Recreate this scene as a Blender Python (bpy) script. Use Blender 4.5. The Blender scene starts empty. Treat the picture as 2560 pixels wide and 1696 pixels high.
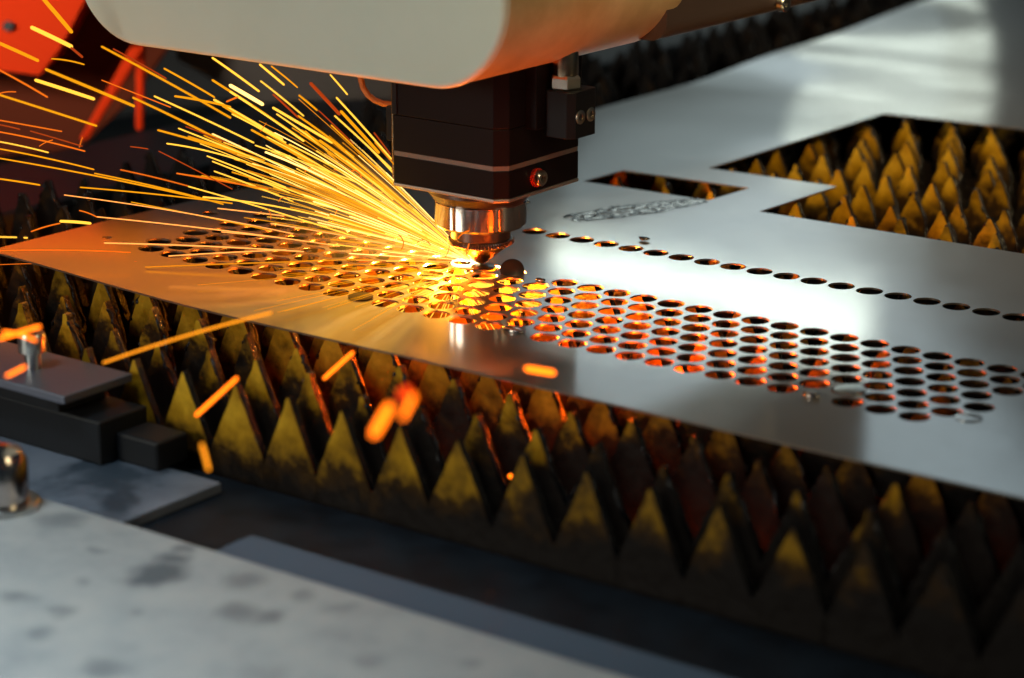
import bpy, bmesh, math, random
from mathutils import Vector, Matrix, noise
from mathutils.geometry import delaunay_2d_cdt
random.seed(7)
S = bpy.context.scene
COL = S.collection
U = 0.015            # one unit below = the pitch of the hole pattern, 15 mm
R = math.radians

# ------------------------------------------------------------------ camera
CAMP = Vector((55.208, -53.904, 20.068))
PITCH, HEAD = R(16.796), R(126.834)
FW = Vector((math.cos(PITCH)*math.cos(HEAD), math.cos(PITCH)*math.sin(HEAD), -math.sin(PITCH)))
RT = Vector((math.sin(HEAD), -math.cos(HEAD), 0))
UP = RT.cross(FW)
GF = Vector((math.cos(HEAD), math.sin(HEAD), 0))
cam = bpy.data.cameras.new('camera')
cam.sensor_width = 36; cam.lens = 84.157
cam.clip_start = 0.01; cam.clip_end = 100
cam.dof.use_dof = True
cam.dof.focus_distance = 76.0*U
cam.dof.aperture_fstop = 6.6
cam.dof.aperture_blades = 7
co = bpy.data.objects.new('camera', cam); COL.objects.link(co)
co.matrix_world = Matrix.Translation(CAMP*U) @ Matrix((RT, UP, -FW)).transposed().to_4x4()
S.camera = co

# ------------------------------------------------------------------ world, lamps, exposure
w = bpy.data.worlds.new('World'); S.world = w; w.use_nodes = True
bg = w.node_tree.nodes['Background']
bg.inputs[0].default_value = (0.36, 0.60, 0.80, 1); bg.inputs[1].default_value = 0.030
S.view_settings.view_transform = 'Standard'; S.view_settings.look = 'None'
S.view_settings.exposure = 0; S.view_settings.gamma = 1
S.render.engine = 'CYCLES'

def area(name, loc, target, sx, sy, radiance, col, roll=0):
    l = bpy.data.lights.new(name, 'AREA'); l.shape = 'RECTANGLE'
    l.size = sx*U; l.size_y = sy*U; l.color = col
    l.energy = radiance*math.pi*l.size*l.size_y
    o = bpy.data.objects.new(name, l); COL.objects.link(o)
    d = (Vector(target)-Vector(loc)).normalized()
    o.matrix_world = Matrix.Translation(Vector(loc)*U) @ d.to_track_quat('-Z', 'Y').to_matrix().to_4x4() @ Matrix.Rotation(roll, 4, 'Z')
    return o
def hall(u, z, D=250):   # a place across the hall, u to the right, z high, D beyond the sheet
    return Vector((12, 8, 0)) + RT*u + GF*D + Vector((0, 0, z))
T0 = (14, 10, 0)
COOL = (0.90, 1.0, 0.86)
area('hall_window_light', hall(25.5, 69.8), T0, 46, 6.6, 5.5, COOL, R(-12))
area('hall_skylight', hall(38, 90), T0, 50, 80, 0.66, (0.76, 0.93, 1.0), R(39))
area('hall_far_window_light', hall(48, 43.0), T0, 28, 2.2, 6.0, COOL, R(-6))
area('hall_low_window_light', hall(53, 34.0), T0, 20, 0.9, 6.5, COOL, R(-4))
area('hall_back_panel_light', hall(30, 50), T0, 50, 34, 0.24, (0.75, 0.95, 1.0), 0)
area('front_key_light', (-30, -105, 30), (4, 0, 1), 36, 22, 15.0, (1.0, 0.95, 0.78))
area('plate_fill_light', (8, -62, 80), (12, -38, 0), 26, 22, 4.3, (0.80, 0.96, 1.0)).data.spread = R(36)  # unseen overhead fill added to brighten the near plates
area('cutout_fill_light', (64, -38, 60), (16, 29, 0), 14, 10, 4.6, (1.0, 0.74, 0.36)).data.spread = R(26)  # narrow unseen lamp added to light the teeth in the cut-out
area('housing_fill_light', (-16, -60, 34), (-26, 17, 5), 14, 12, 1.6, (1.0, 0.9, 0.75)).data.spread = R(22)  # aimed lamp added to brighten the red housing, no source in view
area('right_fill_light', (140, 10, 60), (14, 5, 8), 40, 30, 4.2, (1.0, 0.84, 0.48))  # unseen warm fill added for the right side of the cover

def point(name, loc, watts, col, rad):
    l = bpy.data.lights.new(name, 'POINT'); l.energy = watts; l.color = col; l.shadow_soft_size = rad*U
    o = bpy.data.objects.new(name, l); COL.objects.link(o); o.location = Vector(loc)*U
    return o
SRC = Vector((9.0, 5.2, 0.12))
point('cutting_spot_light', (8.3, 4.7, 0.70), 0.22, (1.0, 0.36, 0.02), 0.45)
fan_ax = (-RT*0.93+Vector((0, 0, 0.37))).normalized()
fz = (Vector((0, 0, 1))-fan_ax*fan_ax.z).normalized()
FC = Vector((1.3, -0.4, 3.9))
fl = area('spark_fan_light', FC, (0, 0, 0), 21, 8, 5.6, (1.0, 0.27, 0.0))
fl.matrix_world = Matrix.Translation(FC*U) @ Matrix((fan_ax, fz.cross(fan_ax), fz)).transposed().to_4x4()
fl.data.spread = R(115)
point('molten_jet_light', (9.6, 4.6, -1.0), 1.5, (1.0, 0.14, 0.006), 0.35)
point('kerf_light', (9.0, 5.0, -0.45), 1.0, (1.0, 0.42, 0.06), 0.15)
point('molten_spray_light', (13.4, 1.6, -1.2), 0.75, (1.0, 0.12, 0.004), 0.4)
point('molten_spray_light', (19.0, 0.2, -1.4), 0.40, (1.0, 0.10, 0.003), 0.4)
for ex, ey, ew in ((13, -5.2, 0.016), (19.3, -3.2, 0.022), (24.5, -5.2, 0.014), (16.2, -3.2, 0.02), (30, -3.2, 0.010), (10, -3.2, 0.02), (22.0, -5.2, 0.012), (17.0, 20.8, 0.05), (22, 22.8, 0.04)):
    point('valley_glow_light', (ex, ey, -3.9), ew, (1.0, 0.09, 0.003), 0.3)  # unseen lamps added to redden the slat valleys; no embers modelled

# ------------------------------------------------------------------ materials
def mat(name, base, rough=0.5, metal=0.0, emis=None, estr=0, spec=None):
    m = bpy.data.materials.new(name); m.use_nodes = True
    b = m.node_tree.nodes['Principled BSDF']
    b.inputs['Base Color'].default_value = (*base, 1)
    b.inputs['Roughness'].default_value = rough; b.inputs['Metallic'].default_value = metal
    if spec is not None: b.inputs['Specular IOR Level'].default_value = spec
    if emis: b.inputs['Emission Color'].default_value = (*emis, 1); b.inputs['Emission Strength'].default_value = estr
    return m
def nd(m, t, **k):
    n = m.node_tree.nodes.new(t)
    for a, v in k.items(): setattr(n, a, v)
    return n
def lk(m, a, b): m.node_tree.links.new(a, b)
def coord(m, scale=1/U):
    tc = nd(m, 'ShaderNodeTexCoord'); mp = nd(m, 'ShaderNodeMapping')
    s = scale if isinstance(scale, tuple) else (scale,)*3
    mp.inputs['Scale'].default_value = s
    lk(m, tc.outputs['Object'], mp.inputs['Vector']); return mp.outputs[0]
def nz(m, vec, scale, detail=4, rough=0.55, dist=0):
    n = nd(m, 'ShaderNodeTexNoise'); n.inputs['Scale'].default_value = scale; n.inputs['Detail'].default_value = detail
    n.inputs['Roughness'].default_value = rough; n.inputs['Distortion'].default_value = dist
    lk(m, vec, n.inputs['Vector']); return n.outputs['Fac']
def ramp(m, fac, stops):
    r = nd(m, 'ShaderNodeValToRGB'); e = r.color_ramp.elements
    while len(e) < len(stops): e.new(0.5)
    for q, (p, c) in zip(e, stops):
        q.position = p; q.color = (*c, 1) if len(c) == 3 else c
    lk(m, fac, r.inputs[0]); return r.outputs[0]
def bump(m, h, strength, dist):
    b = nd(m, 'ShaderNodeBump'); b.inputs['Strength'].default_value = strength; b.inputs['Distance'].default_value = dist*U
    lk(m, h, b.inputs['Height']); return b.outputs[0]
def P(m): return m.node_tree.nodes['Principled BSDF']
def g(v): return (v, v, v)

# sheet metal: satin steel, a sharp and a broad lobe
M_sheet = mat('sheet_steel', (0.60, 0.62, 0.62), 0.15, 1.0)
v = coord(M_sheet)
p1 = P(M_sheet)
n1 = nz(M_sheet, v, 14, 5, 0.7)
n2 = nz(M_sheet, v, 0.35, 4)
lk(M_sheet, ramp(M_sheet, n2, [(0.3, g(0.065)), (0.7, g(0.11))]), p1.inputs['Roughness'])
lk(M_sheet, ramp(M_sheet, nz(M_sheet, v, 1.7, 8, 0.75), [(0.30, (0.50, 0.51, 0.51)), (0.7, (0.66, 0.68, 0.68))]), p1.inputs['Base Color'])
scr = coord(M_sheet, (0.25/U, 7/U, 1/U)); n3 = nz(M_sheet, scr, 4, 6, 0.8)
mm3 = nd(M_sheet, 'ShaderNodeMath', operation='MULTIPLY_ADD'); mm3.inputs[1].default_value = 0.6; lk(M_sheet, n3, mm3.inputs[0]); lk(M_sheet, n1, mm3.inputs[2]); n1 = mm3.outputs[0]
bn = bump(M_sheet, n1, 0.10, 0.006); lk(M_sheet, bn, p1.inputs['Normal'])
p2 = nd(M_sheet, 'ShaderNodeBsdfPrincipled'); p2.inputs['Base Color'].default_value = (0.50, 0.50, 0.49, 1)
p2.inputs['Roughness'].default_value = 0.36; p2.inputs['Metallic'].default_value = 1.0
lk(M_sheet, bn, p2.inputs['Normal'])
mx = nd(M_sheet, 'ShaderNodeMixShader'); mx.inputs[0].default_value = 0.42
lk(M_sheet, p1.outputs[0], mx.inputs[1]); lk(M_sheet, p2.outputs[0], mx.inputs[2])
df = nd(M_sheet, 'ShaderNodeBsdfDiffuse'); df.inputs['Color'].default_value = (0.48, 0.37, 0.24, 1); lk(M_sheet, bn, df.inputs['Normal'])
mx2 = nd(M_sheet, 'ShaderNodeMixShader'); mx2.inputs[0].default_value = 0.13     # thin matt oxide film
lk(M_sheet, mx.outputs[0], mx2.inputs[1]); lk(M_sheet, df.outputs[0], mx2.inputs[2])
lk(M_sheet, mx2.outputs[0], M_sheet.node_tree.nodes['Material Output'].inputs[0])

M_cutedge = mat('cut_edge_steel', (0.42, 0.36, 0.30), 0.35, 1.0)

# slats: ochre scaled steel with soot and slag
def slat_mat(name, dark, z0=-3.3, z1=-1.0, za=-0.42):
    m = mat(name, (0.4, 0.25, 0.05), 0.5, 0.2, spec=0.25)
    v = coord(m); a = nz(m, v, 0.55, 5, 0.6, 0.4); b = nz(m, v, 3.0, 6, 0.65)
    amp = 0.60 if dark == 0 else 1.2
    mix = nd(m, 'ShaderNodeMath', operation='MULTIPLY_ADD'); mix.inputs[1].default_value = amp; mix.inputs[2].default_value = 0.74-0.5*amp-0.14
    s = nd(m, 'ShaderNodeMath', operation='MULTIPLY'); s.inputs[1].default_value = 0.28
    mixb = nd(m, 'ShaderNodeMath', operation='ADD')
    lk(m, b, s.inputs[0]); lk(m, a, mix.inputs[0]); lk(m, mix.outputs[0], mixb.inputs[0]); lk(m, s.outputs[0], mixb.inputs[1]); mix = mixb
    # soot gathers on the lower plate; the dim far side is shade painted in
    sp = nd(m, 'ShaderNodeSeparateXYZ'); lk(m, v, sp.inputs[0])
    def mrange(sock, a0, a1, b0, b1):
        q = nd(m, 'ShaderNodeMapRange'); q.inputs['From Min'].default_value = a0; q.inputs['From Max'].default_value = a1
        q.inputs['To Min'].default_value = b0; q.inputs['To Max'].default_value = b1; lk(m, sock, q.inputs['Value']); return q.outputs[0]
    z = mrange(sp.outputs['Z'], z0, z1, za, 0.0); x = mrange(sp.outputs['X'], -6.0, 1.5, -0.30, 0.0); x2 = mrange(sp.outputs['X'], 13.0, 32.0, 0.0, -0.28)  # far-side dimness put into colour; right end mixes soot with painted light falloff
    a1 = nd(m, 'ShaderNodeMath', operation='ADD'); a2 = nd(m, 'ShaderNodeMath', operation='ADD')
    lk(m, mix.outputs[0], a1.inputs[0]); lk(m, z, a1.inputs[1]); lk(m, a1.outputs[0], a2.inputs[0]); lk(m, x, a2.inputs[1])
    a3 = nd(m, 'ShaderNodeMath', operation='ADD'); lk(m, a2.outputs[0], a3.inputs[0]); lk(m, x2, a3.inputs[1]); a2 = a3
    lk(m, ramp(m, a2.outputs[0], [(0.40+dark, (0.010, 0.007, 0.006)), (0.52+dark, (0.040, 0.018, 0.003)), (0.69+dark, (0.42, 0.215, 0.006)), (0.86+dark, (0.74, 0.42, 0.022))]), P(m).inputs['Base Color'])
    lk(m, ramp(m, b, [(0.3, g(0.32)), (0.7, g(0.62))]), P(m).inputs['Roughness'])
    lk(m, bump(m, b, 0.5, 0.05), P(m).inputs['Normal'])
    return m
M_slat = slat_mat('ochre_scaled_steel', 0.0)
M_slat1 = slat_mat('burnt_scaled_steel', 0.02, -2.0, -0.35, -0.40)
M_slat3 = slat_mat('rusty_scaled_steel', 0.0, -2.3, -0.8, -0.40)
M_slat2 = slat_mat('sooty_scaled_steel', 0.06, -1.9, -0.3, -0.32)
M_slag = mat('black_slag', (0.010, 0.010, 0.012), 0.22, 0.2)
v = coord(M_slag); lk(M_slag, bump(M_slag, nz(M_slag, v, 9, 4), 0.9, 0.06), P(M_slag).inputs['Normal'])

M_white = mat('white_paint', (0.66, 0.68, 0.60), 0.32)
v = coord(M_white); lk(M_white, ramp(M_white, nz(M_white, v, 0.25, 5), [(0.3, (0.78, 0.84, 0.74)), (0.7, (0.84, 0.89, 0.79))]), P(M_white).inputs['Base Color'])
M_beige = mat('cream_paint', (0.50, 0.44, 0.30), 0.38)
v = coord(M_beige); lk(M_beige, ramp(M_beige, nz(M_beige, v, 0.6, 6, 0.6), [(0.3, (0.55, 0.42, 0.20)), (0.7, (0.76, 0.62, 0.36))]), P(M_beige).inputs['Base Color'])
M_brown = mat('brown_grey_paint', (0.07, 0.048, 0.042), 0.45)
M_black = mat('black_anodised', (0.006, 0.005, 0.007), 0.42, 0.0, spec=0.13)
v = coord(M_black, (3/U, 3/U, 90/U)); lk(M_black, bump(M_black, nz(M_black, v, 1, 3), 0.12, 0.01), P(M_black).inputs['Normal'])
M_black2 = mat('blue_black_anodised', (0.009, 0.011, 0.015), 0.4, 0.0, spec=0.2)
M_band = mat('grey_gasket', (0.16, 0.15, 0.145), 0.5, 0.3)
M_chrome = mat('turned_steel', (0.60, 0.52, 0.48), 0.16, 1.0)
M_dkring = mat('dark_turned_steel', (0.13, 0.10, 0.09), 0.34, 0.9)
M_copper = mat('copper_nozzle', (0.72, 0.36, 0.15), 0.28, 1.0)
M_brass = mat('brass_fitting', (0.62, 0.45, 0.28), 0.22, 1.0)
M_nickel = mat('nickel_hex', (0.56, 0.50, 0.42), 0.35, 1.0)
M_screw = mat('steel_screw', (0.50, 0.50, 0.48), 0.28, 1.0)
M_redring = mat('red_oring', (0.6, 0.03, 0.01), 0.4)
M_hose = mat('braided_hose', (0.42, 0.16, 0.06), 0.45, 0.4)
v = coord(M_hose); lk(M_hose, bump(M_hose, nz(M_hose, v, 12, 2), 1, 0.05), P(M_hose).inputs['Normal'])
M_red = mat('red_paint', (0.88, 0.045, 0.003), 0.7, spec=0.1)
M_maroon = mat('maroon_paint', (0.12, 0.02, 0.006), 0.7, spec=0.1)
M_dark = mat('dark_machine_paint', (0.014, 0.017, 0.024), 0.6)
M_taupe = mat('taupe_panel', (0.055, 0.042, 0.036), 0.6)
M_rail = mat('oily_black_steel', (0.018, 0.024, 0.034), 0.5, 0.0, spec=0.18)
v = coord(M_rail); lk(M_rail, ramp(M_rail, nz(M_rail, v, 0.5, 5), [(0.35, (0.004, 0.006, 0.010)), (0.7, (0.014, 0.021, 0.031))]), P(M_rail).inputs['Base Color'])
M_strip = mat('blue_grey_steel', (0.085, 0.12, 0.17), 0.5, 0.0, spec=0.25)
def worn(name, lo, mid, hi, scale, rough, metal=0.0, blot=0.44):
    m = mat(name, mid, rough, metal); v = coord(m)
    a = nz(m, v, scale, 4, 0.5, 0.6); b = nz(m, v, scale*7, 4)
    s = nd(m, 'ShaderNodeMath', operation='MULTIPLY_ADD'); s.inputs[1].default_value = 0.16
    lk(m, b, s.inputs[0]); lk(m, a, s.inputs[2])
    lk(m, ramp(m, s.outputs[0], [(blot-0.06, lo), (blot+0.06, mid), (0.80, hi)]), P(m).inputs['Base Color'])
    return m
M_plate = mat('worn_white_plate', (0.36, 0.37, 0.36), 0.45)
v = coord(M_plate)
base_c = ramp(M_plate, nz(M_plate, v, 0.6, 6, 0.65), [(0.25, (0.26, 0.28, 0.30)), (0.5, (0.36, 0.37, 0.38)), (0.8, (0.44, 0.43, 0.42))])
warp = nd(M_plate, 'ShaderNodeTexNoise'); warp.inputs['Scale'].default_value = 1.3; warp.inputs['Detail'].default_value = 4; lk(M_plate, v, warp.inputs['Vector'])
wv = nd(M_plate, 'ShaderNodeVectorMath', operation='MULTIPLY_ADD'); wv.inputs[1].default_value = (0.9, 0.9, 0); wv.inputs[2].default_value = (-0.45, -0.45, 0)
lk(M_plate, warp.outputs['Color'], wv.inputs[0])
va = nd(M_plate, 'ShaderNodeVectorMath', operation='ADD'); lk(M_plate, v, va.inputs[0]); lk(M_plate, wv.outputs[0], va.inputs[1])
acc = None   # oil smears and spots, each where it lies on the plate
for px_, py_, ra, st_ in [(15.94, -15.75, .62, 1), (15.95, -16.2, .5, 1), (15.5, -14.9, .42, .9), (15.2, -14.15, .32, .8), (17.95, -14.95, .45, .6), (19.8, -16.1, .42, .75),
        (19.1, -16.35, .5, .7), (19.6, -14.7, .3, .5), (14.3, -18.8, .35, .6), (15.8, -18.85, .28, .55), (18.9, -20.4, .5, .6), (16.3, -20.0, .35, .5), (11.3, -14.7, .55, .6),
        (20.9, -14.7, .3, .4), (23.3, -16.7, .4, .45), (13.6, -15.6, .22, .5), (17.2, -17.8, .22, .5), (14.9, -17.3, .25, .4), (22.0, -18.5, .5, .35), (13.2, -20.5, .6, .4), (25.2, -15.4, .3, .4)]:
    ds = nd(M_plate, 'ShaderNodeVectorMath', operation='DISTANCE'); ds.inputs[1].default_value = (px_, py_, -2.2); lk(M_plate, va.outputs[0], ds.inputs[0])
    q = nd(M_plate, 'ShaderNodeMapRange'); q.inputs['From Min'].default_value = ra*1.5; q.inputs['From Max'].default_value = ra*0.45
    q.inputs['To Min'].default_value = 0; q.inputs['To Max'].default_value = st_; lk(M_plate, ds.outputs['Value'], q.inputs['Value'])
    if acc is None: acc = q.outputs[0]
    else:
        mm = nd(M_plate, 'ShaderNodeMath', operation='MAXIMUM'); lk(M_plate, acc, mm.inputs[0]); lk(M_plate, q.outputs[0], mm.inputs[1]); acc = mm.outputs[0]
mc = nd(M_plate, 'ShaderNodeMix', data_type='RGBA'); lk(M_plate, acc, mc.inputs[0]); lk(M_plate, base_c, mc.inputs[6]); mc.inputs[7].default_value = (0.10, 0.12, 0.14, 1)
lk(M_plate, mc.outputs[2], P(M_plate).inputs['Base Color'])
M_gplate = worn('worn_grey_plate', (0.05, 0.07, 0.10), (0.17, 0.20, 0.26), (0.24, 0.27, 0.34), 0.28, 0.42, 0.2, 0.52)
M_clamp = mat('ground_clamp_steel', (0.17, 0.18, 0.23), 0.38, 0.6)
v = coord(M_clamp); lk(M_clamp, bump(M_clamp, nz(M_clamp, v, 6, 5), 0.4, 0.02), P(M_clamp).inputs['Normal'])
M_bracket = mat('dark_bracket_steel', (0.014, 0.015, 0.018), 0.45, 0.2, spec=0.3)
M_oil = mat('dark_wet_oil', (0.02, 0.02, 0.02), 0.07, 0.3, spec=1.0)
v = coord(M_oil); lk(M_oil, bump(M_oil, nz(M_oil, v, 3.5, 3, 0.6, 0.8), 0.35, 0.05), P(M_oil).inputs['Normal'])
M_slug = mat('dark_slug_steel', (0.03, 0.022, 0.018), 0.35, 0.4)
M_slugw = mat('bright_slug_steel', (0.62, 0.66, 0.64), 0.3, 0.9)
M_floor = mat('sooty_floor', (0.006, 0.006, 0.008), 0.9)
SP = {}
for nm, c, s in [('gold', (1.0, 0.36, 0.003), 1.05), ('bright', (1.0, 0.50, 0.045), 1.7), ('hot', (1.0, 0.60, 0.16), 2.6),
                 ('orange', (1.0, 0.17, 0.006), 1.0), ('red', (0.55, 0.055, 0.004), 0.8), ('pale', (1.0, 0.34, 0.07), 1.7), ('amber', (1.0, 0.33, 0.008), 0.8),
                 ('ember', (1.0, 0.16, 0.004), 4.0), ('dull ember', (1.0, 0.05, 0.002), 2.0), ('gold ember', (1.0, 0.30, 0.008), 1.9)]:
    SP[nm] = mat('spark_'+nm, (0, 0, 0), 1, 0, c, s)

# ------------------------------------------------------------------ builders
def tag(o, label=None, cat=None, group=None, kind=None):
    for k, v in (('label', label), ('category', cat), ('group', group), ('kind', kind)):
        if v: o[k] = v
    return o
def empty(name, loc=(0, 0, 0)):
    o = bpy.data.objects.new(name, None); COL.objects.link(o); o.location = Vector(loc)*U
    o.empty_display_size = 0.01; return o
def link(name, me, m, parent=None, smooth=None):
    if m: me.materials.append(m)
    o = bpy.data.objects.new(name, me); COL.objects.link(o)
    if parent:
        o.parent = parent
        me.transform(Matrix.Translation(-parent_loc(parent)))
    return o
def parent_loc(p):
    l = Vector(p.location)
    while p.parent: p = p.parent; l = l + Vector(p.location)
    return l
def from_bm(name, bm, m, parent=None, smooth=False, angle=None):
    bmesh.ops.recalc_face_normals(bm, faces=bm.faces)
    me = bpy.data.meshes.new(name)
    for f in bm.faces: f.smooth = smooth
    if smooth and angle:
        for e in bm.edges:
            if len(e.link_faces) == 2 and e.calc_face_angle(0) > angle: e.smooth = False
    bm.to_mesh(me); bm.free(); me.transform(Matrix.Scale(U, 4))
    return link(name, me, m, parent)
def from_py(name, vs, fs, m, parent=None, smooth=True):
    me = bpy.data.meshes.new(name); me.from_pydata([tuple(Vector(v)*U) for v in vs], [], fs); me.update()
    if smooth: me.polygons.foreach_set('use_smooth', [True]*len(me.polygons))
    return link(name, me, m, parent)
def box(bm, x0, x1, y0, y1, z0, z1, bev=0.0, seg=2):
    b = bmesh.new(); bmesh.ops.create_cube(b, size=1)
    for v in b.verts: v.co = Vector(((x0+x1)/2+v.co.x*(x1-x0), (y0+y1)/2+v.co.y*(y1-y0), (z0+z1)/2+v.co.z*(z1-z0)))
    if bev: bmesh.ops.bevel(b, geom=b.edges[:], offset=bev, segments=seg, profile=0.5, affect='EDGES')
    me = bpy.data.meshes.new('t'); b.to_mesh(me); b.free(); bm.from_mesh(me); bpy.data.meshes.remove(me)
def prism(bm, pts, z0, z1, bev=0.0):
    b = bmesh.new()
    lo = [b.verts.new((x, y, z0)) for x, y in pts]; hi = [b.verts.new((x, y, z1)) for x, y in pts]
    b.faces.new(lo[::-1]); b.faces.new(hi); n = len(pts)
    for i in range(n): b.faces.new((lo[i], lo[(i+1) % n], hi[(i+1) % n], hi[i]))
    if bev: bmesh.ops.bevel(b, geom=b.edges[:], offset=bev, segments=2, profile=0.5, affect='EDGES')
    me = bpy.data.meshes.new('t'); b.to_mesh(me); b.free(); bm.from_mesh(me); bpy.data.meshes.remove(me)
def lathe(bm, prof, c, n=64, mtx=None, cap=True, wob=None):
    rings = []
    for r, z in prof:
        ring = []
        for i in range(n):
            a = 2*math.pi*i/n; rr = r*(wob(i, z) if wob else 1)
            p = Vector((rr*math.cos(a), rr*math.sin(a), z))
            if mtx: p = mtx @ p
            ring.append(bm.verts.new(Vector(c)+p))
        rings.append(ring)
    for a, b in zip(rings, rings[1:]):
        for i in range(n): bm.faces.new((a[i], a[(i+1) % n], b[(i+1) % n], b[i]))
    if cap: bm.faces.new(rings[0][::-1]); bm.faces.new(rings[-1])
def tube(vs, fs, pts, rad, sides=6):
    """rounded tube along pts, radius rad (number or list), appended to vs, fs"""
    n = len(pts); rr = rad if isinstance(rad, (list, tuple)) else [rad]*n
    d0 = (pts[1]-pts[0]).normalized(); d1 = (pts[-1]-pts[-2]).normalized()
    P_ = [pts[0]-d0*rr[0]*0.8]+list(pts)+[pts[-1]+d1*rr[-1]*0.8]
    Q = [rr[0]*0.35]+list(rr)+[rr[-1]*0.35]
    b = len(vs)
    for i, p in enumerate(P_):
        d = (P_[min(i+1, n+1)]-P_[max(i-1, 0)]).normalized()
        a = d.cross(Vector((0.31, 0.22, 0.92))).normalized(); c = d.cross(a)
        for k in range(sides):
            t = 2*math.pi*k/sides; vs.append(p+(a*math.cos(t)+c*math.sin(t))*Q[i])
    m = len(P_)
    for i in range(m-1):
        for k in range(sides):
            k2 = (k+1) % sides; fs.append((b+i*sides+k, b+i*sides+k2, b+(i+1)*sides+k2, b+(i+1)*sides+k))
    fs.append(tuple(b+k for k in range(sides))[::-1]); fs.append(tuple(b+(m-1)*sides+k for k in range(sides)))
def hexhead(parent, c, axis, r, h, m, socket=True, name='bolt_head'):
    """socket-head screw: head cylinder with a bevel, dark hex recess"""
    q = Vector(axis).to_track_quat('Z', 'Y').to_matrix()
    b = bmesh.new(); ri = r*0.5
    lathe(b, [(r, 0), (r, h*0.8), (r*0.88, h), (ri, h), (ri, h*0.45), (0.001, h*0.45)], c, 36, q, cap=False)
    o = from_bm(name, b, m, parent, True, R(35))
    if socket:
        b = bmesh.new(); lathe(b, [(ri*0.99, h*0.46), (ri*0.99, h*0.50)], c, 6, q)
        from_bm('hex_socket', b, M_dark, o if parent and not parent.parent else parent)
    return o

# ------------------------------------------------------------------ the sheet
def interp(x, tab):
    if x <= tab[0][0]: return tab[0][1]
    for (a, va), (b, vb) in zip(tab, tab[1:]):
        if x <= b:
            t = (x-a)/(b-a); t = t*t*(3-2*t); return va+(vb-va)*t
    return tab[-1][1]
SAG = [(5, 0), (28, -0.66), (38, -0.70), (48, -0.30), (66, 0.42), (90, 0.8)]
def zs(x, y):
    z = 0.34*math.exp(-((x+4)**2/40+(y+4)**2/50))
    z += interp(y, SAG)*math.exp(-max(0, x+4)/12.0)
    k = min(1, max(0, (y-11)/14))
    z += 0.008*k*math.sin(x*0.42+y*0.23+1.0)+0.006*k*math.sin(y*0.52-x*0.21)
    z += 0.006*math.sin(x*0.33-0.4)*math.sin(y*0.5+0.8)
    return z
TH = 0.06
X0, X1, Y0, Y1 = -4.0, 44.0, -3.85, 92.0
X0f = -3.55
outer = [(X0f, Y0)]+[(X0f+(X1-X0f)*t/60, Y0) for t in range(1, 60)]+[(X1, Y0), (X1, Y1), (X0, Y1)]
outer += [(X0, Y1-(Y1-1)*t/60) for t in range(1, 60)]
cuts = [[(4.87, 17.72), (10.42, 17.72), (10.52, 20.42), (4.87, 20.42)],
        [(7.3, 22.62), (12.95, 22.55), (12.8, 17.3), (33.0, 17.3), (33.0, 36.3), (7.5, 36.3)]]
def dens(poly, step):
    out = []
    for i, a in enumerate(poly):
        b = poly[(i+1) % len(poly)]; L = math.dist(a, b); n = max(1, int(L/step))
        out += [(a[0]+(b[0]-a[0])*k/n, a[1]+(b[1]-a[1])*k/n) for k in range(n)]
    return out
cuts = [dens(c, 0.8) for c in cuts]
H3 = 3**0.5/2
holes = []
def hole(i, k): holes.append((i-k/2, k*H3))
start = {0: 0, 1: 0, 2: 1, 3: 1, 4: 2, 5: 2, 6: 3, 7: 3}
ends = {0: 28, 1: 29, 2: 30, 3: 30, 4: 31, 5: 41, 6: 41, 7: 11}
for k in range(8):
    for i in range(start[k], ends[k]+1):
        if k == 0 and i in (9, 15, 25): continue
        if k == 6 and i == 15: continue
        hole(i, k)
for n in range(26): holes.append((8.28+0.988*n, 10.02+0.0095*n))
holes.append((-2.05, 0.0)); HR = [0.422]*len(holes); HR[-1] = 0.17
holes.append((-2.15, 5.05)); HR.append(0.30)
NH = 30
circ = [[(x+r*math.cos(2*math.pi*j/NH), y+r*math.sin(2*math.pi*j/NH)) for j in range(NH)] for (x, y), r in zip(holes, HR)]
loops = [outer]+cuts+circ
pv, pe = [], []
for L in loops:
    b = len(pv); pv += [Vector(p) for p in L]; pe += [(b+i, b+(i+1) % len(L)) for i in range(len(L))]
def inrect(x, y):
    return any((c[0] < x < c[1] and c[2] < y < c[3]) for c in ((4.5, 10.9, 17.3, 20.8), (7, 33.3, 22.2, 36.7), (12.4, 33.3, 16.9, 36.7)))
gy = Y0+0.5; row = 0
while gy < Y1:
    st = 0.7 if gy < 40 else 1.2
    gx = X0+0.6+(row % 2)*st/2
    while gx < X1-0.3:
        ok = not inrect(gx, gy) and gx > X0f+0.3
        if ok and (-1 < gy < 12): ok = all((gx-hx)**2+(gy-hy)**2 > 0.30 for hx, hy in holes)
        if ok: pv.append(Vector((gx, gy)))
        gx += st
    gy += st; row += 1
ov, oe, of, *_ = delaunay_2d_cdt(pv, pe, [], 1, 1e-5)
def inpoly(x, y, poly):
    c = False; j = len(poly)-1
    for i in range(len(poly)):
        xi, yi = poly[i]; xj, yj = poly[j]
        if (yi > y) != (yj > y) and x < (xj-xi)*(y-yi)/(yj-yi)+xi: c = not c
        j = i
    return c
cell = {}
for (hx, hy), r in zip(holes, HR): cell.setdefault((int(hx//1), int(hy//1)), []).append((hx, hy, r))
def keep(f):
    x = sum(ov[i].x for i in f)/3; y = sum(ov[i].y for i in f)/3
    for cx in (-1, 0, 1):
        for cy in (-1, 0, 1):
            for hx, hy, r in cell.get((int(x//1)+cx, int(y//1)+cy), ()):
                if (x-hx)**2+(y-hy)**2 < (r*0.995)**2: return False
    return not (inpoly(x, y, cuts[0]) or inpoly(x, y, cuts[1]))
tri = [tuple(f) for f in of if keep(f)]
used = set(); ec = {}
for a, b, c in tri:
    for e in ((a, b), (b, c), (c, a)):
        ec[e] = 1
n0 = len(ov)
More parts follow.
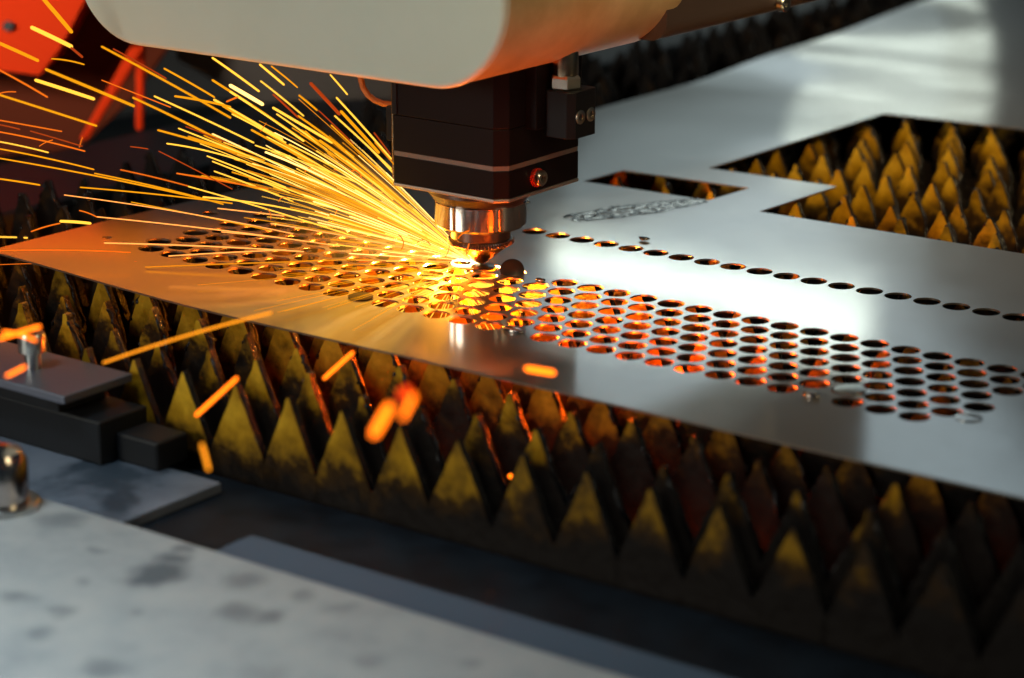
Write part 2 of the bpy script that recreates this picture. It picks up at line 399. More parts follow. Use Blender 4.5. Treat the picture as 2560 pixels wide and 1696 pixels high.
ctr = Vector((14, 20, 0))
top = [(p.x, p.y, zs(p.x, p.y)) for p in ov]; bot = [(x, y, z-TH) for x, y, z in top]
sheet = empty('steel_sheet', (14, 20, 0))
tag(sheet, 'large satin steel sheet on the slats, perforated with round holes and angular cut-outs', 'metal sheet')
from_py('sheet_face', top, tri, M_sheet, sheet)
wallv = top+bot; wf = [(a+n0, c+n0, b+n0) for a, b, c in tri]
edge = [(a, b) for (a, b) in ec if (b, a) not in ec]
wf += [(b, a, a+n0, b+n0) for a, b in edge]
ko = from_py('cut_edge', wallv, wf, M_cutedge, sheet, False)
ko['label'] = 'underside and cut edges of the sheet, tinted by heat'

# ------------------------------------------------------------------ slat bed
SLAT_T = 0.24
lab_slat = 'upright serrated ochre steel slat with slag on its teeth, one row of the cutting bed'
ORD = ['frontmost', 'second', 'third', 'fourth', 'fifth', 'sixth', 'seventh', 'eighth', 'ninth', 'tenth', 'eleventh']
def slat_label(k):
    if k == 0: return 'frontmost serrated ochre slat, standing right behind the black rail, its triangular teeth largest'
    if k <= 2: return '%s serrated ochre slat counted from the black rail, in front of the sheet edge' % ORD[k]
    if 13 <= k <= 22: return '%s serrated slat with orange-brown teeth counted from the near edge of the large cut-out' % ORD[k-13]
    if k > 22: return 'dark serrated slat far behind, seen only beyond the back edge of the sheet'
    return 'serrated slat under the perforated part of the sheet, its teeth glimpsed through holes'
def make_slat(k):
    Y = -8.15+2.0*k
    if k == 0: Y = -8.17
    xa, xb = (-12.5, 46)
    if k == 0: xa = 1.5
    rnd = random.Random(100+k)
    ph = {0: 9.55-1.97*6, 1: 8.5}.get(k, rnd.uniform(0, 2))
    if k == 17: ph = 7.41
    if k == 14: ph = 14.99
    xs = []
    x = ph-1.965*math.floor((ph-xa)/1.965)
    while x < xb: xs.append(x+rnd.uniform(-0.06, 0.06)*(1 if k < 12 else 3)); x += 1.965
    out = []; crust = []
    conv = 0.0 if k in (0, 1) else rnd.uniform(0.0, 0.13) if k < 12 else rnd.uniform(0.20, 0.34)
    def tipz(x):
        z = -0.16-rnd.random()**3*(0.35 if k > 0 else 0.10)
        zz = zs(x, Y)-TH-0.06 if (X0-1 < x < X1 and Y > Y0-1) else 0
        return min(z, zz-0.02)
    for j, x in enumerate(xs):
        tz = tipz(x); hw = 0.98-0.02; d = 2.05+rnd.uniform(-0.12, 0.12); blunt = rnd.uniform(0.015, 0.05) if k == 0 else rnd.uniform(0.03, 0.08)
        wd = (0.965 if k < 2 else rnd.uniform(0.82, 0.93) if k < 12 else rnd.uniform(0.52, 0.70))
        L = []; seg = 6
        for s in range(seg+1):
            t = s/seg; cx = wd*(1-t)+conv*math.sin(math.pi*t)*0.9*(1-t*0.3)
            jx = rnd.uniform(-0.018, 0.018) if k == 0 else rnd.uniform(-0.035, 0.035)
            L.append((x-max(cx, blunt*(1.1-0.0))+jx, tz-d*(1-t)))
        L[-1] = (x-blunt, tz-0.03)
        Rr = []
        for s in range(seg+1):
            t = s/seg; cx = wd*(1-t)+conv*math.sin(math.pi*t)*0.9*(1-t*0.3)
            jx = rnd.uniform(-0.018, 0.018) if k == 0 else rnd.uniform(-0.035, 0.035)
            Rr.append((x+max(cx, blunt)+jx, tz-d*(1-t)))
        Rr[-1] = (x+blunt, tz-0.03)
        Rr = Rr[::-1]
        out += L+[(x+rnd.uniform(-.02, .02), tz)]+Rr
        crust.append((L, Rr))
    zb = -5.2
    vs, fs = [], []
    n = len(out)
    for dy in (-SLAT_T/2, SLAT_T/2):
        for (x, z) in out: vs.append((x, Y+dy, z))
        for (x, z) in out: vs.append((x, Y+dy, zb))
    for i in range(n-1):
        if out[i+1][0] <= out[i][0]: continue
    for i in range(n-1):
        fs.append((i, i+n, i+1+n, i+1)); o2 = 2*n
        fs.append((o2+i, o2+i+1, o2+i+1+n, o2+i+n))
        fs.append((i, i+1, o2+i+1, o2+i))
    r = empty('serrated_slat', (0, Y, 0))
    tag(r, slat_label(k), 'slat', 'serrated slats of the cutting bed')
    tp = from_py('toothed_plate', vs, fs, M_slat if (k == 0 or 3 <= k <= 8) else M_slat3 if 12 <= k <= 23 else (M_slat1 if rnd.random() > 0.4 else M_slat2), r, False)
    tp.data.materials.append(M_slag)
    for q_ in range(2, len(fs), 3): tp.data.polygons[q_].material_index = 1
    # slag crust: lumpy beads along the tooth flanks
    cv, cf = [], []
    for L, Rr in crust:
        for side, E in ((0, L), (1, Rr)):
            if k == 0 and side == 0: continue
            if rnd.random() < (0.65 if k == 0 else 0.12): continue
            pts = []; rad = []
            m = 9
            E2 = E if side == 0 else E[::-1]
            for s in range(m+1):
                t = s/m*(len(E2)-1)*(0.90 if k < 4 else 1.0); i = min(int(t), len(E2)-2); f = t-i
                px = E2[i][0]*(1-f)+E2[i+1][0]*f; pz = E2[i][1]*(1-f)+E2[i+1][1]*f
                pts.append(Vector((px+rnd.uniform(-.03, .03), Y+rnd.uniform(-.10, .10), min(pz, pz) + (-0.02 if s == m else 0))))
                rad.append((0.03 if k == 0 else 0.06 if k < 4 else 0.075)*rnd.uniform(0.4, 1.5))
            tube(cv, cf, pts, rad, 6)
    if cf:
        o = from_py('slag_crust', cv, cf, M_slag, r, True); o['label'] = 'black glossy slag crusted along the tooth edges'; o['kind'] = 'stuff'
    return r
for k in range(0, 41): make_slat(k)

# bed surroundings
def struct(o): o['kind'] = 'structure'; return o
b = bmesh.new(); box(b, -300, 200, -120, 400, -12.5, -12)
struct(from_bm('floor', b, M_floor))
b = bmesh.new(); box(b, -26, 46, -7.5, 75, -6.4, -6.0)
o = from_bm('bed_tray', b, M_taupe); tag(o, 'sooty collecting tray beneath the slats', 'tray')

# side rail along the near edge of the bed
rail = empty('bed_rail', (20, -11, -3))
tag(rail, 'oily blue-black steel rail running along the near edge of the slat bed', 'rail')
b = bmesh.new(); box(b, -6, 52, -14.6, -8.42, -12, -2.92, 0.05); from_bm('rail_beam', b, M_rail, rail)
b = bmesh.new(); box(b, 15.05, 52, -13.6, -11.55, -2.918, -2.72, 0.05)
o = from_bm('raised_strip', b, M_strip, rail); o['label'] = 'blue-grey raised strip along the rail'
b = bmesh.new(); box(b, -10, 11.95, -13.2, -9.4, -2.915, -2.6, 0.05)
tag(from_bm('rail_cover_plate', b, M_gplate), 'stained grey-blue steel plate on the rail beside the bright foreground plate', 'metal plate')
b = bmesh.new(); box(b, -8, 46, -40, -13.85, -3.0, -2.2, 0.08)
tag(from_bm('table_plate', b, M_plate), 'blurred white-grey scuffed machine plate filling the near left corner', 'metal plate')

# clamp block with its screw (left)
cl = empty('clamp_block', (4, -10, -2.6))
tag(cl, 'stacked steel clamp block with a socket screw on top, at the left edge', 'clamp')
b = bmesh.new(); box(b, -6, 7.75, -11.15, -8.52, -0.755, -0.5, 0.04); from_bm('top_plate', b, M_clamp, cl)
b = bmesh.new(); box(b, -6, 6.9, -10.6, -8.75, -1.3, -0.76, 0.05); from_bm('spacer_block', b, M_bracket, cl)
b = bmesh.new(); box(b, -6, 8.4, -10.5, -8.62, -2.59, -1.3, 0.07); box(b, 8.41, 10.0, -9.9, -8.65, -2.59, -1.75, 0.08)
from_bm('lower_block', b, M_bracket, cl)
sc = empty('unused', (0, 0, 0)); bpy.data.objects.remove(sc)
b = bmesh.new(); lathe(b, [(0.24, -0.5), (0.24, 0.0)], (5.1, -9.83, 0), 24); from_bm('screw_shank', b, M_screw, cl, True, R(40))
hexhead(cl, (5.1, -9.83, 0.0), (0, 0, 1), 0.40, 0.55, M_screw, name='screw_head')

# big bolt at the left edge, on the white plate
bo = empty('hex_bolt', (9.35, -15.0, -2.2))
tag(bo, 'large blurred chromed bolt on the white plate at the left picture edge', 'bolt')
b = bmesh.new(); lathe(b, [(1.05, 0), (1.05, 0.14), (0.98, 0.2)], (9.35, -15.0, -2.2), 40); from_bm('washer', b, M_screw, bo, True, R(40))
b = bmesh.new(); lathe(b, [(0.78, 0.2), (0.78, 1.25), (0.62, 1.55), (0.3, 1.66)], (9.35, -15.0, -2.2), 40); from_bm('bolt_dome', b, M_chrome, bo, True, R(40))

# ------------------------------------------------------------------ laser head
hx, hy = 9.63, 5.27
hd = empty('laser_head', (hx, hy, 0))
tag(hd, 'black square laser cutting head with steel collar and copper nozzle pointing at the sheet', 'laser head')
def sq(x0, x1, y0, y1, c, cc=0.12):
    return [(x0+cc, y0), (x1-c, y0), (x1, y0+c), (x1, y1-cc), (x1-cc, y1), (x0+cc, y1), (x0, y1-cc), (x0, y0+cc)]
bx = (hx-2.10, hx+2.33, hy-1.93, hy+2.22)
def layer(name, z0, z1, m, g_=0.0, bev=0.025):
    b = bmesh.new(); prism(b, sq(bx[0]-g_, bx[1]+g_, bx[2]-g_, bx[3]+g_, 0.36), z0, z1, bev)
    return from_bm(name, b, m, hd)
layer('base_rim', 2.72, 2.835, mat('rim_steel', (0.45, 0.42, 0.40), 0.4, 0.8), 0.014, 0.03)
layer('lower_block', 2.845, 3.72, M_black, 0.0)
layer('gasket_band', 3.72, 3.87, M_band, -0.015, 0.0)
layer('middle_block', 3.87, 5.02, M_black)
layer('upper_block', 5.035, 6.80, M_black)
layer('neck_block', 6.82, 7.7, M_black)
# edge plate on the left flank with a slot
b = bmesh.new(); box(b, bx[0]-0.06, bx[0]-0.002, bx[2]+0.12, bx[3]-0.3, 2.9, 7.4, 0.015); from_bm('flank_plate', b, M_brass, hd)
b = bmesh.new(); box(b, bx[0]-0.30, bx[0]-0.065, bx[2]+0.14, bx[2]+0.6, 4.12, 5.24, 0.04); from_bm('side_lug', b, M_black2, hd)
b = bmesh.new(); box(b, bx[0]+0.10, bx[0]+0.30, bx[2]-0.06, bx[2]+0.05, 5.05, 6.3, 0.03); from_bm('front_key', b, M_black2, hd)
# below the block: dark cone, steel collar, lower ring, knurled ring, nozzle
b = bmesh.new(); lathe(b, [(1.72, 2.74), (1.70, 2.52), (1.52, 2.28), (1.42, 2.20)], (hx, hy, 0), 96, cap=False); from_bm('adapter_cone', b, M_dkring, hd, True, R(30))
b = bmesh.new()
def flute(i, z): return 1.0 if (i % 10) else 0.985
lathe(b, [(1.30, 2.24), (1.44, 2.24), (1.48, 2.19), (1.48, 1.47), (1.43, 1.40), (1.20, 1.38), (0.95, 1.38)], (hx, hy, 0), 120, wob=flute); from_bm('steel_collar', b, M_chrome, hd, True, R(25))
b = bmesh.new(); lathe(b, [(0.96, 1.40), (0.96, 0.98), (1.0, 0.95)], (hx, hy, 0), 80); from_bm('lower_ring', b, M_dkring, hd, True, R(30))
b = bmesh.new()
def knurl(i, z): return 1.0 if (i//2 % 2) else 0.972
lathe(b, [(0.97, 0.97), (1.05, 0.95), (1.08, 0.91), (1.08, 0.81), (1.0, 0.76), (0.93, 0.75)], (hx, hy, 0), 320, wob=knurl); from_bm('knurled_ring', b, M_dkring, hd, True, R(30))
b = bmesh.new(); lathe(b, [(0.93, 0.76), (0.90, 0.70), (0.24, 0.17), (0.13, 0.11)], (hx, hy, 0), 64); from_bm('nozzle', b, M_copper, hd, True, R(30))
# screw with red ring on the right face
b = bmesh.new(); q = Vector((1, 0, 0)).to_track_quat('Z', 'Y').to_matrix()
sy = hy-0.20
lathe(b, [(0.30, 0), (0.30, 0.10)], (bx[1], sy, 3.28), 36, q); from_bm('red_ring', b, M_redring, hd, True, R(30))
hexhead(hd, (bx[1]+0.10, sy, 3.28), (1, 0, 0), 0.25, 0.20, M_screw, name='socket_screw')
# connector block on the right with fitting
cx0, cx1, cy0, cy1, cz0, cz1 = bx[1]-0.0, bx[1]+1.48, hy-0.35, hy+1.02, 4.66, 6.12
b = bmesh.new(); box(b, bx[1]-0.3, bx[1]+0.42, hy-0.75, hy+1.7, 4.9, 7.6, 0.05); from_bm('backing_block', b, M_black, hd)
b = bmesh.new(); prism(b, sq(bx[1]+0.4, cx1, cy0, cy1, 0.22), cz0, cz1, 0.03); from_bm('connector_block', b, M_black2, hd)
for dy in (0.42, 0.98):
    hexhead(hd, (cx1-0.02, cy0+dy*1.0+0.02, cz0+0.66), (1, 0, 0), 0.22, 0.06, M_nickel, name='button_screw')
fx, fy = bx[1]+0.82, hy+0.22
b = bmesh.new(); lathe(b, [(0.46, cz1), (0.50, cz1+0.06), (0.50, cz1+0.36), (0.44, cz1+0.44)], (fx, fy, 0), 6, Matrix.Rotation(R(12), 3, 'Z')); from_bm('hex_nut', b, M_nickel, hd)
b = bmesh.new(); lathe(b, [(0.40, cz1+0.42), (0.40, cz1+1.6), (0.36, cz1+1.7)], (fx, fy, 0), 40); from_bm('fitting_tube', b, M_brass, hd, True, R(30))
# hose loop on the left behind
vs, fs = [], []
def at(x, y, depth):
    """a point of the place: x, y in photo pixels, depth in units along the view"""
    return CAMP+(FW+RT*((x-1280)/5984.6)-UP*((y-848)/5984.6))*depth
pts = [at(x, y, 78.2) for x, y in ((930, 90), (912, 130), (902, 170), (902, 198), (908, 220), (920, 238), (936, 251), (956, 259), (985, 263), (1010, 262))]
tube(vs, fs, pts, 0.10, 12)
o = from_py('braided_hose', vs, fs, M_hose); tag(o, 'thin copper-coloured braided hose looping out from the left of the laser head', 'hose')

# ------------------------------------------------------------------ cover above the head
def rr_out(x0, x1, z0, z1, r, n=14):
    out = []
    for cx, cz, a0 in ((x0+r, z0+r, 180), (x1-r, z0+r, 270), (x1-r, z1-r, 0), (x0+r, z1-r, 90)):
        for i in range(n+1):
            a = R(a0+90*i/n); out.append((cx+r*math.cos(a), cz+r*math.sin(a)))
    return out
def shell(name, x0, x1, z0, z1, r, ya, yb, fa, fb, m, parent):
    """rounded box: outline in x-z, run from ya to yb, filleted fa at the near and fb at the far end"""
    b = bmesh.new(); rings = []
    st = [(fa*(1-math.cos(R(a))), fa*(1-math.sin(R(a)))) for a in range(0, 91, 10)] if fa else [(0, 0)]
    st = [(dy, ins) for dy, ins in st]
    for dy, ins in st: rings.append((ya+dy, ins))
    if fb:
        for a in range(90, -1, -10): rings.append((yb-fb*(1-math.cos(R(a))), fb*(1-math.sin(R(a)))))
    else: rings.append((yb, 0))
    R_ = []
    for y, ins in rings:
        o = rr_out(x0+ins, x1-ins, z0+ins, z1-ins, max(0.05, r-ins)); R_.append([b.verts.new((x, y, z)) for x, z in o])
    n = len(R_[0])
    b.faces.new(R_[0]); b.faces.new(R_[-1][::-1])
    for p, q_ in zip(R_, R_[1:]):
        for i in range(n): b.faces.new((p[i], p[(i+1) % n], q_[(i+1) % n], q_[i]))
    return from_bm(name, b, m, parent, True, R(40))
cv = empty('head_cover', (hx-4, hy, 7))
tag(cv, 'large rounded white and cream plastic cover hanging over the laser head', 'machine cover')
shell('front_panel', hx-13.0, hx+4.75, 6.77, 26, 2.75, hy-5.0, hy-4.72, 0.2, 0, M_white, cv)
shell('side_housing', hx-12.95, hx+4.72, 6.80, 26, 2.75, hy-4.719, hy+5.6, 0, 1.2, M_beige, cv)
ar = empty('gantry_arm', (hx+1, hy+20, 9))
tag(ar, 'dark brown-grey gantry arm running back from the cream cover', 'gantry arm')
shell('arm_beam', hx+0.4, hx+4.35, 7.15, 20, 0.6, hy+4.0, 24, 0, 0.4, M_brown, ar)
hexhead(ar, (hx+4.36, 16.3, 7.55), (1, 0, 0), 0.3, 0.25, M_screw, name='arm_bolt')

# ------------------------------------------------------------------ things lying on the sheet
def disc(name, c, r, th, m, label, rot=None):
    b = bmesh.new(); q = rot.to_matrix() if rot else Matrix.Identity(3)
    lathe(b, [(r*0.96, 0), (r, th*0.15), (r, th*0.85), (r*0.96, th)], c, 40, q)
    o = from_bm(name, b, m, None, True, R(40)); tag(o, label, 'slug', 'cut-out round slugs'); return o
from mathutils import Euler
disc('cut_slug', (11.02, 5.10, 0.10), 0.385, TH, M_slug, 'dark round slug tipped up in its hole just right of the nozzle', Euler((R(52), R(0), R(34))))
disc('cut_slug', (9.55+0.35, 5.05, 0.02), 0.39, TH, M_slug, 'round slug lying flat in its hole right under the nozzle tip')
disc('cut_slug', (25.55, 0.95, 0.012), 0.43, TH*0.5, M_slugw, 'bright round slug half covering a hole near the lower right end of the pattern', Euler((R(3), R(-3), 0)))
disc('cut_slug', (9.0, 0.02, 0.03), 0.39, TH*0.6, M_slug, 'thin slug lying near the lower edge of the pattern left of the nozzle', Euler((R(2), R(2), 0)))
disc('cut_slug', (29.2, 0.75, 0.006), 0.36, TH*0.25, M_sheet, 'faint bright slug lying just beyond the last hole at the lower right')
def blob(name, c, r, m, label, cat, sx=1, n=2, seed=1):
    b = bmesh.new(); bmesh.ops.create_icosphere(b, subdivisions=n, radius=r)
    for v in b.verts:
        k = 1+0.35*noise.noise(v.co*(2.2/r)*0.5+Vector((seed*3.1, 0, 0)))
        v.co = Vector((v.co.x*k*sx, v.co.y*k, v.co.z*k*0.45))+Vector(c)
    o = from_bm(name, b, m, None, True); tag(o, label, cat); return o
blob('metal_droplet', (12.3, 4.9, 0.05), 0.13, M_chrome, 'tiny bright metal droplet on the sheet right of the standing slug', 'droplet', 1.4)
blob('metal_droplet', (12.0, 11.2, 0.05), 0.14, M_chrome, 'tiny shiny droplet on the bright sheet above the single row of holes', 'droplet', 1.5, seed=4)
blob('metal_droplet', (5.5, 12.9, 0.07), 0.2, M_chrome, 'elongated shiny droplet on the sheet beside the lower corner of the black head', 'droplet', 2.4, seed=6)
blob('metal_burr', (14.9, -0.05, 0.05), 0.17, M_chrome, 'shiny melted burr where a hole is missing in the front row below the nozzle', 'burr', 2.2, seed=2)
blob('metal_burr', (25.0, -0.15, 0.05), 0.16, M_chrome, 'small bright burr at the missing front-row hole at lower right', 'burr', 1.6, seed=8)
# oil spill: an irregular film with beaded edge
vs, fs = [], []
A, B = Vector((8.2, 12.2, 0)), Vector((10.2, 17.6, 0))
ax = (B-A).normalized(); ay = Vector((ax.y, -ax.x, 0)); L = (B-A).length
NU, NV = 110, 44
idx = {}
for i in range(NU+1):
    for j in range(NV+1):
        u = i/NU; t = j/NV*2-1
        p = A+ax*(u*L)+ay*(t*1.0)
        wdt = 0.80*(0.30+0.70*math.sin(math.pi*min(1, 0.12+u*0.8)))
        e = abs(t)-wdt*(1+0.25*noise.noise(Vector((u*9, t*2, 3))))
        hole_ = noise.noise(Vector((p.x*3.2, p.y*3.2, 1.7)))
        if e > 0.04 or (hole_ > 0.16+0.35*u): continue
        edgef = max(0, min(1, -e/0.12))*max(0, min(1, (0.16+0.35*u-hole_)/0.1))
        h = 0.006+0.022*math.sqrt(edgef)*(0.65+0.9*noise.noise(Vector((p.x*4.5, p.y*4.5, 9))))
        idx[i, j] = len(vs); vs.append(Vector((p.x, p.y, zs(p.x, p.y)+max(0.004, h))))
for i in range(NU):
    for j in range(NV):
        k = [(i, j), (i+1, j), (i+1, j+1), (i, j+1)]
        if all(q_ in idx for q_ in k): fs.append(tuple(idx[q_] for q_ in k)[::-1])
tag(from_py('oil_spill', vs, fs, M_oil), 'dark wet frothy oil streak on the sheet in front of the small rectangular cut-out', 'oil spill')

# ------------------------------------------------------------------ background machinery (left, far)
def at(x, y, depth):
    """a point of the place: x, y in photo pixels, depth in units along the view"""
    return CAMP+(FW+RT*((x-1280)/5984.6)-UP*((y-848)/5984.6))*depth
def slab(name, pts, depth, th, m, parent=None):
    b = bmesh.new(); f = [at(x, y, depth) for x, y in pts]; n = len(f)
    lo = [b.verts.new(p) for p in f]; hi = [b.verts.new(p+GF*th) for p in f]
    b.faces.new(lo); b.faces.new(hi[::-1])
    for i in range(n): b.faces.new((lo[i], lo[(i+1) % n], hi[(i+1) % n], hi[i]))
    bmesh.ops.bevel(b, geom=b.edges[:], offset=0.12, segments=2, profile=0.5, affect='EDGES')
    return from_bm(name, b, m, parent)
rh = empty('red_machine_housing', at(80, 60, 104))
tag(rh, 'blurred red-orange machine housing in the upper left corner behind the sparks', 'machine housing')
slab('red_panel', [(-400, -300), (330, -300), (212, 0), (150, 120), (100, 192), (0, 178), (-400, 130)], 104, 6, M_red, rh)
b = bmesh.new(); c = at(20, 66, 103.8); lathe(b, [(0.22, -0.1), (0.22, 0.05)], c, 24, (-FW).to_track_quat('Z', 'Y').to_matrix()); from_bm('panel_screw', b, M_dark, rh)
mf = empty('maroon_bracket', at(200, 200, 107))
tag(mf, 'dark maroon sloping bracket with two red struts behind the sparks at upper left', 'bracket')
slab('sloping_plate', [(330, -250), (430, 110), (330, 250), (200, 375), (-60, 400), (-60, 190), (110, 205), (215, 0)], 108, 2, M_maroon, mf)
slab('strut', [(325, 118), (362, 118), (218, 352), (196, 352)], 105.5, 0.6, M_red, mf)
slab('strut', [(338, 118), (360, 118), (357, 328), (338, 328)], 105.8, 0.6, M_red, mf)
tb = slab('taupe_back_panel', [(440, 60), (1000, 60), (1000, 250), (640, 262), (440, 150)], 112, 3, M_taupe)
tag(tb, 'dark taupe panel in the blurred background under the white cover', 'panel')
b = bmesh.new(); box(b, -20, -13, -30, 90, -9, -1.6, 0.3)
tag(from_bm('far_bed_beam', b, M_dark), 'dark far side beam of the cutting bed behind the slats', 'beam')
bgc = slab('dark_back_cabinet', [(-600, -700), (1250, -700), (1250, 160), (-600, 420)], 150, 4, M_dark)
tag(bgc, 'dark machine cabinet closing the background on the left', 'cabinet')

# ------------------------------------------------------------------ sparks
def on_depth(x, y, off):
    """photo pixel -> point on the upright plane through the cutting spot, off units nearer (-) or farther, never under the sheet"""
    base = (SRC-CAMP).dot(FW)+off
    p = at(x, y, base)
    if p.z < 0.16:
        d = (p-CAMP); p = CAMP+d*((0.16-CAMP.z)/d.z)
    return p
GSP = {'ember': 'orange', 'dull ember': 'red', 'gold ember': 'amber', 'gold': 'gold-yellow', 'bright': 'pale yellow', 'orange': 'orange', 'red': 'dim red', 'pale': 'pinkish white-hot', 'hot': 'white-hot', 'amber': 'amber'}
def spark(x0, y0, x1, y1, wpx, c, off=None, bow=None, label=None, near=None, group=None, cat='spark'):
    rnd = random.Random(int(x0*7+y0*13+x1))
    off = rnd.uniform(-2.5, 3.0) if off is None else off
    if near: a, b_ = at(x0, y0, near), at(x1, y1, near)
    else: a, b_ = on_depth(x0, y0, off), on_depth(x1, y1, off*0.7)
    L = math.dist((x0, y0), (x1, y1)); n = 7 if L > 60 else 4
    bow = (rnd.uniform(0.0, 0.012)*L if bow is None else bow)
    ppu = 5984.6/((a+b_)/2-CAMP).dot(FW)
    pts = [a.lerp(b_, i/n)+UP*(4*bow/ppu*(i/n)*(1-i/n)) for i in range(n+1)]
    r = wpx/2/ppu
    rad = [r*(0.75+0.25*math.sin(math.pi*(0.25+0.5*i/n))) for i in range(n+1)]
    vs, fs = [], []; tube(vs, fs, pts, rad, 8 if wpx > 6 else 6)
    mid = (a+b_)/2
    me = bpy.data.meshes.new('spark'); me.from_pydata([tuple((v-mid)*U) for v in vs], [], fs); me.update()
    me.polygons.foreach_set('use_smooth', [True]*len(me.polygons)); me.materials.append(SP[c])
    o = bpy.data.objects.new('spark_streak', me); COL.objects.link(o); o.location = mid*U
    if label: tag(o, label, cat)
    else:
        mx_, my_ = (x0+x1)/2, (y0+y1)/2
        ln_w = 'short' if L < 60 else 'long' if L > 200 else ''
        th_w = 'thick' if wpx > 7.5 else 'fine' if wpx < 3.6 else ''
        if mx_ < 170 and my_ < 190: reg = 'in front of the red housing'
        elif mx_ < 200 and my_ < 300: reg = 'at the left edge below the red housing'
        elif mx_ < 200 and my_ < 480: reg = 'at the left edge above the dark slats'
        elif my_ > 600: reg = 'skimming low over the perforated sheet'
        elif my_ > 500: reg = 'just above the back left edge of the sheet'
        elif mx_ < 460 and my_ < 300: reg = 'crossing the maroon bracket'
        elif mx_ > 800 and my_ < 300: reg = 'between the white cover and the black head'
        elif mx_ > 800: reg = 'close to the left side of the black head'
        elif my_ < 250: reg = 'close under the white cover'
        elif my_ < 380: reg = 'in the upper half of the spark fan'
        else: reg = 'in the lower half of the spark fan'
        tag(o, ' '.join(('%s %s %s spark streak %s' % (ln_w, th_w, GSP[c], reg)).split()), cat, group or 'spark streaks flying left from the nozzle')
    return o
k = 1/2.24
T1 = [(230,-20,400,180,24,'gold'),(178,155,400,262,24,'bright'),(-10,240,212,340,20,'gold'),(258,390,750,595,17,'gold'),
(200,450,525,555,20,'bright'),(0,395,265,545,11,'orange'),(-10,530,540,706,13,'gold'),(570,262,1290,660,13,'gold'),(635,275,930,440,9,'red'),
(400,270,460,320,15,'red'),(570,450,955,602,7,'orange'),(920,385,1200,545,12,'gold'),(865,540,1420,800,10,'bright'),(745,548,1240,790,13,'gold'),
(885,730,1440,895,12,'gold'),(1000,720,1620,970,9,'bright'),(1055,765,1480,900,9,'gold'),
(1190,325,1450,512,13,'bright'),(1455,362,1590,475,13,'bright'),(1520,372,1665,490,10,'gold'),(1850,420,1945,530,9,'bright'),(1460,455,1700,650,9,'bright'),
(1740,468,1900,640,20,'red'),(1885,548,2190,890,11,'bright'),(1910,625,2120,855,18,'gold'),(1875,650,2190,945,10,'bright'),(1675,535,1775,618,11,'gold'),
(1785,620,1980,808,7,'red'),(1190,450,1500,650,14,'gold'),(1290,480,1470,585,22,'hot'),(1290,515,1700,790,14,'bright'),(1200,560,1580,780,15,'bright'),
(1530,605,1860,800,15,'bright'),(1270,570,1330,545,11,'orange'),(1530,530,1670,660,11,'red'),(0,675,345,737,8,'orange'),(0,700,110,725,8,'red'),
(0,740,475,848,9,'orange'),(170,735,460,820,7,'red'),(0,795,270,855,8,'bright'),(0,835,525,950,9,'gold'),(0,888,1200,1130,9,'gold'),
(530,972,1250,1145,8,'gold'),(0,1003,222,1037,10,'gold'),(450,1050,1300,1140,8,'gold'),(360,1093,1640,1310,6,'pale'),(675,952,1050,1042,7,'orange'),
(1055,1045,2000,1330,8,'bright'),(890,848,1300,1060,6,'red'),(990,972,1500,1060,9,'orange'),(735,1133,1500,1290,6,'gold'),(540,1215,1700,1350,7,'pale'),
(585,1362,1700,1410,8,'pale'),(0,1405,730,1415,7,'orange'),
(0,1483,765,1467,4,'orange'),(945,1435,1600,1400,7,'pale'),(815,1497,1700,1465,8,'amber'),
(730,822,828,835,6,'red'),(1220,1168,1590,1210,7,'pale'),(1240,1300,1900,1380,6,'pale'),
(1540,870,2050,1130,11,'amber'),(1430,815,2140,1080,8,'bright'),(1160,875,1600,1050,8,'bright'),(1190,905,1620,1080,8,'bright'),(1200,960,1640,1130,8,'bright'),
(1300,640,1600,800,9,'bright'),(1550,640,1830,840,9,'bright'),(1620,810,2000,1010,9,'bright'),(1670,880,2060,1090,9,'bright'),(1670,650,1980,880,12,'gold'),
(1710,735,1890,905,9,'gold'),(2100,800,2240,960,10,'amber'),(2070,830,2240,1010,9,'bright'),(2105,930,2240,1060,10,'gold'),(2095,745,2185,865,8,'red'),
(1130,985,1560,1090,8,'gold'),(1300,965,1760,1110,8,'gold'),(1470,1010,1900,1170,7,'bright'),(1550,1095,1990,1200,6,'bright'),(1840,830,2150,1060,8,'bright'),
(1940,900,2200,1120,7,'bright'),(1965,970,2240,1180,8,'gold'),(1040,710,1420,865,7,'red'),(1345,900,1600,1010,9,'gold')]
for x0, y0, x1, y1, w_, c in T1: spark(x0*k, y0*k, x1*k, y1*k, w_*k, c)
U_ = [(290,330,470,362,9,'gold',6,'short curved gold spark over the red housing at upper left'),
(980,540,1290,600,13,'gold',5,'curved gold spark branching off right of the maroon bracket'),
(935,805,1340,897,9,'bright',10,'curved greenish-yellow spark in the middle of the dark background'),
(340,1240,505,1252,17,'bright',2,'short thick pale yellow spark above the left corner of the sheet'),
(175,1298,335,1252,8,'orange',4,'short curved orange spark rising to the thick yellow one at left'),
(-10,1328,92,1330,9,'bright',0,'short pale yellow spark at the left edge above the sheet corner'),
(135,1332,152,1333,10,'bright',0,'tiny yellow spark dot above the left corner of the sheet'),
(310,1512,428,1445,9,'orange',-2,'short orange spark crossing the front edge at the sheet left corner'),
(220,820,295,785,5,'orange',5,'short faint hooked orange spark, left of two in the dark upper left'),
(445,825,462,770,6,'orange',4,'short upright orange spark, right of two in the dark upper left'),
(-5,525,88,516,7,'orange',5,'short orange spark at the left edge below the red housing'),
(445,1180,540,1215,7,'orange',4,'short orange spark just above the back edge of the sheet at left')]
for x0, y0, x1, y1, w_, c, bow, lb in U_: spark(x0*k, y0*k, x1*k, y1*k, w_*k, c, bow=bow*k, label=lb)
def c4(x, y): return x/2.24, 500+y/2.24
def c5(x, y): return 900+x/2.6138, 550+y/2.6138
